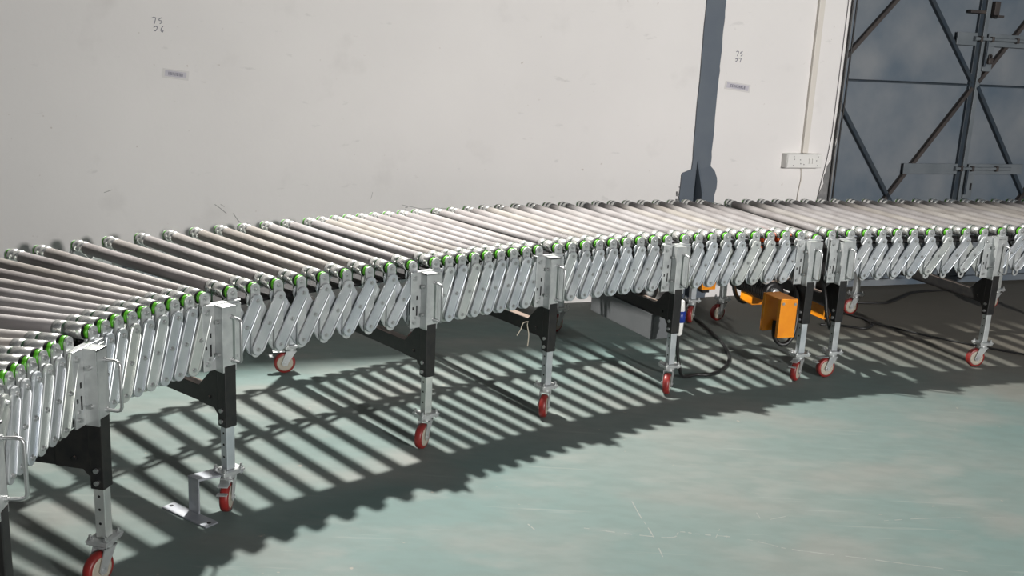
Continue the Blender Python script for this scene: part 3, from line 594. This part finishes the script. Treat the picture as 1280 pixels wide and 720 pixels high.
b.add([(-0.026, 0.016, 0.1225), (0.026, 0.016, 0.1225), (off + 0.036, reach + 0.03, 0.1225), (off - 0.036, reach + 0.03, 0.1225), (-0.026, 0.016, 0.1295), (0.026, 0.016, 0.1295), (off + 0.036, reach + 0.03, 0.1295), (off - 0.036, reach + 0.03, 0.1295)],
      [(3, 2, 1, 0), (4, 5, 6, 7), (0, 1, 5, 4), (1, 2, 6, 5), (2, 3, 7, 6), (3, 0, 4, 7)]); obj('bracket_arm', b.mesh('bracket_arm', 'flatsteel'), ab)

# control cabinet, motors and guards hung below -------------------------
def local(T, o, xdir):
    x = Vector((xdir[0], xdir[1], 0)).normalized(); y = Vector((-x.y, x.x, 0))
    return T @ Matrix(((x.x, y.x, 0, o[0]), (x.y, y.y, 0, o[1]), (0, 0, 1, o[2]), (0, 0, 0, 1)))
n5 = -NB[42 + OFF]; cbx = obj('control_cabinet', None, convA, TA @ frame(42 + OFF) @ Matrix.Translation((-0.080, 0.10, 0.215)))
b = MB(); b.bbox(0, 0.128, 0.0, 0.56, 0.0, 0.126, 0.003); obj('cabinet_body', b.mesh('cabinet_body', 'greybox'), cbx)
b = MB(); b.bbox(0.010, 0.118, -0.006, 0.001, 0.008, 0.118, 0.002); obj('cabinet_end_cover', b.mesh('cabinet_end_cover', 'greybox'), cbx)
for y in (0.08, 0.5):
    b = MB(); b.box(0.01, 0.05, y, y + 0.03, 0.12, 0.135); obj('hanger_strap', b.mesh('hanger_strap', 'black'), cbx)
cbx['label'] = 'long grey sheet-steel control cabinet'
def gearmotor(pos, xdir, ln, r):
    m = obj('drive_motor', None, convA, local(TA, pos, xdir))
    b = MB(); prof = [(0, r * 0.7), (0.004, r)]
    k = 0.02
    while k < ln - 0.02: prof += [(k, r), (k + 0.002, r * 0.9), (k + 0.008, r * 0.9), (k + 0.01, r)]; k += 0.016
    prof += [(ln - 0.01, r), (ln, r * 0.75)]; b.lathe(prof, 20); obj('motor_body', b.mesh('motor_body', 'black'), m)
    b = MB(); b.lathe([(-0.014, 0.012), (-0.013, 0.022), (0.002, 0.022)], 16); obj('motor_shaft_cap', b.mesh('motor_shaft_cap', 'zinc_plain'), m)
    b = MB(); b.box(-0.02, 0.02, ln * 0.3, ln * 0.7, 0, 0.26); obj('motor_mount', b.mesh('motor_mount', 'black'), m); return m
tx = lambda i: (TG[i].x, TG[i].y)
gearmotor((0.665, 4.72, 0.415), tx(42 + OFF), 0.30, 0.055)
gearmotor((1.30, 4.83, 0.415), tx(51 + OFF), 0.34, 0.058)
def guard(pos, xdir, w, dep, h, parent, T, lab=None):
    g = obj('motor_guard', None, parent, local(T, pos, xdir))
    b = MB(); b.bbox(0, w, 0, 0.022, 0, h, 0.002)
    for x, z in ((0.014, h - 0.016), (w - 0.014, h - 0.02)): b.cyl((x, 0, z), (x, -0.004, z), 0.007, 8, 1)
    obj('guard_plate', b.mesh('guard_plate', ['orange', 'bolt']), g)
    b = MB(); b.bbox(0, w, dep - 0.02, dep, 0.0, h, 0.002); obj('guard_plate', b.mesh('guard_plate', 'orange'), g)
    b = MB(); b.bbox(0, w, 0, dep, h, h + 0.004, 0.001); obj('guard_top', b.mesh('guard_top', 'orange'), g)
    if lab: g['label'] = lab
    return g
guard((1.272, 4.585, 0.250), tx(51 + OFF), 0.094, 0.15, 0.185, convA, TA, 'orange sheet-steel drive guard, folded into an inverted U')
g2 = obj('gearbox_cover', None, convA, local(TA, (1.222, 4.94, 0.318), tx(50 + OFF))); b = MB(); b.bbox(0, 0.10, 0, 0.11, 0, 0.09, 0.003); obj('cover_body', b.mesh('cover_body', 'orange'), g2)
b = MB(); b.box(0.03, 0.07, 0.03, 0.08, 0.088, 0.30); obj('cover_hanger', b.mesh('cover_hanger', 'black'), g2)
g3 = obj('gearbox_cover', None, convA, local(TA, (0.985, 5.06, 0.355), tx(46 + OFF))); b = MB(); b.bbox(0, 0.085, 0, 0.12, 0, 0.085, 0.003)
for x in (0.015, 0.07): b.cyl((x, 0, 0.012), (x, -0.003, 0.012), 0.004, 8)
obj('cover_body', b.mesh('cover_body', 'orange'), g3)
b = MB(); b.box(0.02, 0.065, 0.03, 0.09, 0.083, 0.28); b.box(0.02, 0.06, 0.02, 0.07, -0.02, 0.001); obj('cover_hanger', b.mesh('cover_hanger', 'black'), g3)
g4 = obj('motor_guard', None, convB, local(TB, (1.598, 4.955, 0.262), tx(53 + OFF)))
for x0, x1, z1 in ((0.0, 0.006, 0.10), (0.100, 0.106, 0.150)):
    b = MB(); b.bbox(x0, x1, 0, 0.16, 0, z1, 0.002); obj('guard_plate', b.mesh('guard_plate', 'orange'), g4)
b = MB(); b.bbox(0, 0.106, 0, 0.16, -0.004, 0.002, 0.001); b.box(0.02, 0.07, 0.04, 0.12, 0.0, 0.42, 1); obj('guard_base', b.mesh('guard_base', ['orange', 'black']), g4)
b = MB(); b.bbox(0, 0.06, 0, 0.10, 0, 0.045, 0.006); b.cyl((0.03, 0.05, 0.0), (0.03, 0.05, -0.04), 0.012, 10); jb = obj('junction_box', b.mesh('junction_box', 'redor'), convA, local(TA, (1.205, 4.80, 0.668), tx(48 + OFF))); jb['label'] = 'red-orange junction box'
b = MB(); b.bbox(0, 0.05, 0, 0.06, 0, 0.035, 0.006); jb2 = obj('junction_box', b.mesh('junction_box', 'redor'), convA, local(TA, (1.285, 4.82, 0.660), tx(49 + OFF)))

# ------------------------------------------------------------------ loose things: plug, cables, string
pl = tag(obj('power_plug', None, None, Matrix.Translation((0.806, 4.606, 0.235))), 'white and blue industrial plug hanging beside a conveyor leg', 'plug')
b = MB(); b.lathe([(0, 0.010), (0.008, 0.017), (0.05, 0.019), (0.07, 0.02)], 14, 0, 'X'); me = b.mesh('plug_grip', 'whitepl'); RX = Matrix.Rotation(-PI / 2, 4, 'Y')
obj('plug_grip', me, pl, RX)
b = MB(); b.lathe([(0.066, 0.02), (0.068, 0.026), (0.12, 0.026), (0.122, 0.02)], 16, 0, 'X'); obj('plug_collar', b.mesh('plug_collar', 'blue'), pl, RX)
b = MB(); b.lathe([(0.118, 0.016), (0.122, 0.021), (0.17, 0.017), (0.175, 0.008)], 14, 0, 'X'); obj('plug_head', b.mesh('plug_head', 'whitepl'), pl, RX)
def cable(name, pts, r, lab, m='cable', group=None, parent=None, T=None):
    b = MB(); b.tube(smooth_path(pts), r, 8); o = obj(name, b.mesh(name, m), parent, T)
    if parent: return o
    return tag(o, lab, 'cable', group)
cable('power_cable', [(0.806, 4.606, 0.24), (0.808, 4.605, 0.16), (0.83, 4.61, 0.06), (0.86, 4.66, 0.012), (0.93, 4.71, 0.008), (1.0, 4.725, 0.008), (1.09, 4.84, 0.008), (1.155, 5.02, 0.008), (1.17, 5.28, 0.008), (1.13, 5.66, 0.008), (1.09, 5.83, 0.008), (1.06, 5.95, 0.008)], 0.0085, 'black cable looping over the floor from the blue and white plug')
cable('motor_cable', [(1.40, 4.92, 0.47), (1.395, 4.80, 0.45), (1.392, 4.72, 0.36), (1.380, 4.69, 0.26), (1.350, 4.675, 0.205), (1.31, 4.67, 0.20), (1.285, 4.69, 0.235), (1.29, 4.72, 0.30)], 0.011, '', parent=convA, T=TA)
cable('motor_cable', [(1.555, 4.95, 0.50), (1.56, 4.86, 0.42), (1.575, 4.84, 0.32), (1.60, 4.85, 0.25), (1.62, 4.95, 0.24), (1.62, 5.1, 0.33)], 0.010, '', parent=convB, T=TB)
cable('motor_cable', [(1.10, 4.95, 0.50), (1.13, 5.0, 0.42), (1.165, 5.05, 0.34), (1.21, 5.08, 0.30), (1.27, 5.1, 0.32)], 0.011, '', parent=convA, T=TA)
cable('floor_cable', [(1.86, 5.80, 0.007), (1.93, 5.80, 0.007), (1.98, 5.80, 0.007), (2.11, 5.76, 0.007), (2.185, 5.85, 0.007), (2.18, 5.98, 0.007), (2.08, 6.11, 0.007), (1.95, 6.2, 0.007)], 0.007, 'black cable lying in a loop on the floor below the joint between the conveyors')
cable('floor_cable', [(2.18, 5.86, 0.02), (2.5, 5.62, 0.007), (2.9, 5.35, 0.007), (3.3, 5.15, 0.007)], 0.006, 'black cable trailing away to the right across the stripes of sunlight')
cable('floor_cable', [(2.20, 6.40, 0.007), (2.36, 6.41, 0.007), (2.52, 6.47, 0.007), (2.77, 6.76, 0.007), (2.95, 6.87, 0.007), (3.3, 6.98, 0.007)], 0.007, 'dark cable along the floor at the foot of the gate')
cable('twine', [(0.075, 4.11, 0.403), (0.055, 4.07, 0.408), (0.045, 4.05, 0.385), (0.03, 4.04, 0.36)], 0.0022, 'short pale frayed twine end tied on a crossbar, pointing left', 'string', 'twine on the crossbar')
cable('twine', [(0.075, 4.11, 0.403), (0.072, 4.07, 0.400), (0.080, 4.06, 0.36), (0.078, 4.06, 0.31)], 0.0022, 'short pale frayed twine end tied on a crossbar, hanging straight down', 'string', 'twine on the crossbar')
for o in bpy.data.objects:
    if o.name.startswith('twine'): o['category'] = 'twine'

def flood_body(pos, target, lab):
    z = (Vector(pos) - Vector(target)).normalized(); x = Vector((0, 0, 1)).cross(z).normalized(); y = z.cross(x)
    T = Matrix(((x.x, y.x, z.x, pos[0]), (x.y, y.y, z.y, pos[1]), (x.z, y.z, z.z, pos[2]), (0, 0, 0, 1)))
    r = tag(obj('flood_lamp', None, None, T), lab, 'lamp', 'floodlights')
    b = MB(); b.bbox(-0.14, 0.14, -0.11, 0.11, 0.012, 0.07, 0.006)
    for k in range(7): b.box(-0.12 + k * 0.038, -0.112 + k * 0.038, -0.10, 0.10, 0.068, 0.095)
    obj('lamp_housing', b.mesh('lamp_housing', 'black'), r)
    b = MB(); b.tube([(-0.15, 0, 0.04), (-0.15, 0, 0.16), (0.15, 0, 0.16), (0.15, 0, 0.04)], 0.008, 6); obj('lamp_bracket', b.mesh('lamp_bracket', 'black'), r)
flood_body(FLOOD, (0.1, 3.7, 0.0), 'black floodlight fixed high on the white wall above the conveyor')
flood_body((5.07, -3.02, 2.72), (1.9, 6.6, 0.9), 'black floodlight across the hall, facing the white wall')
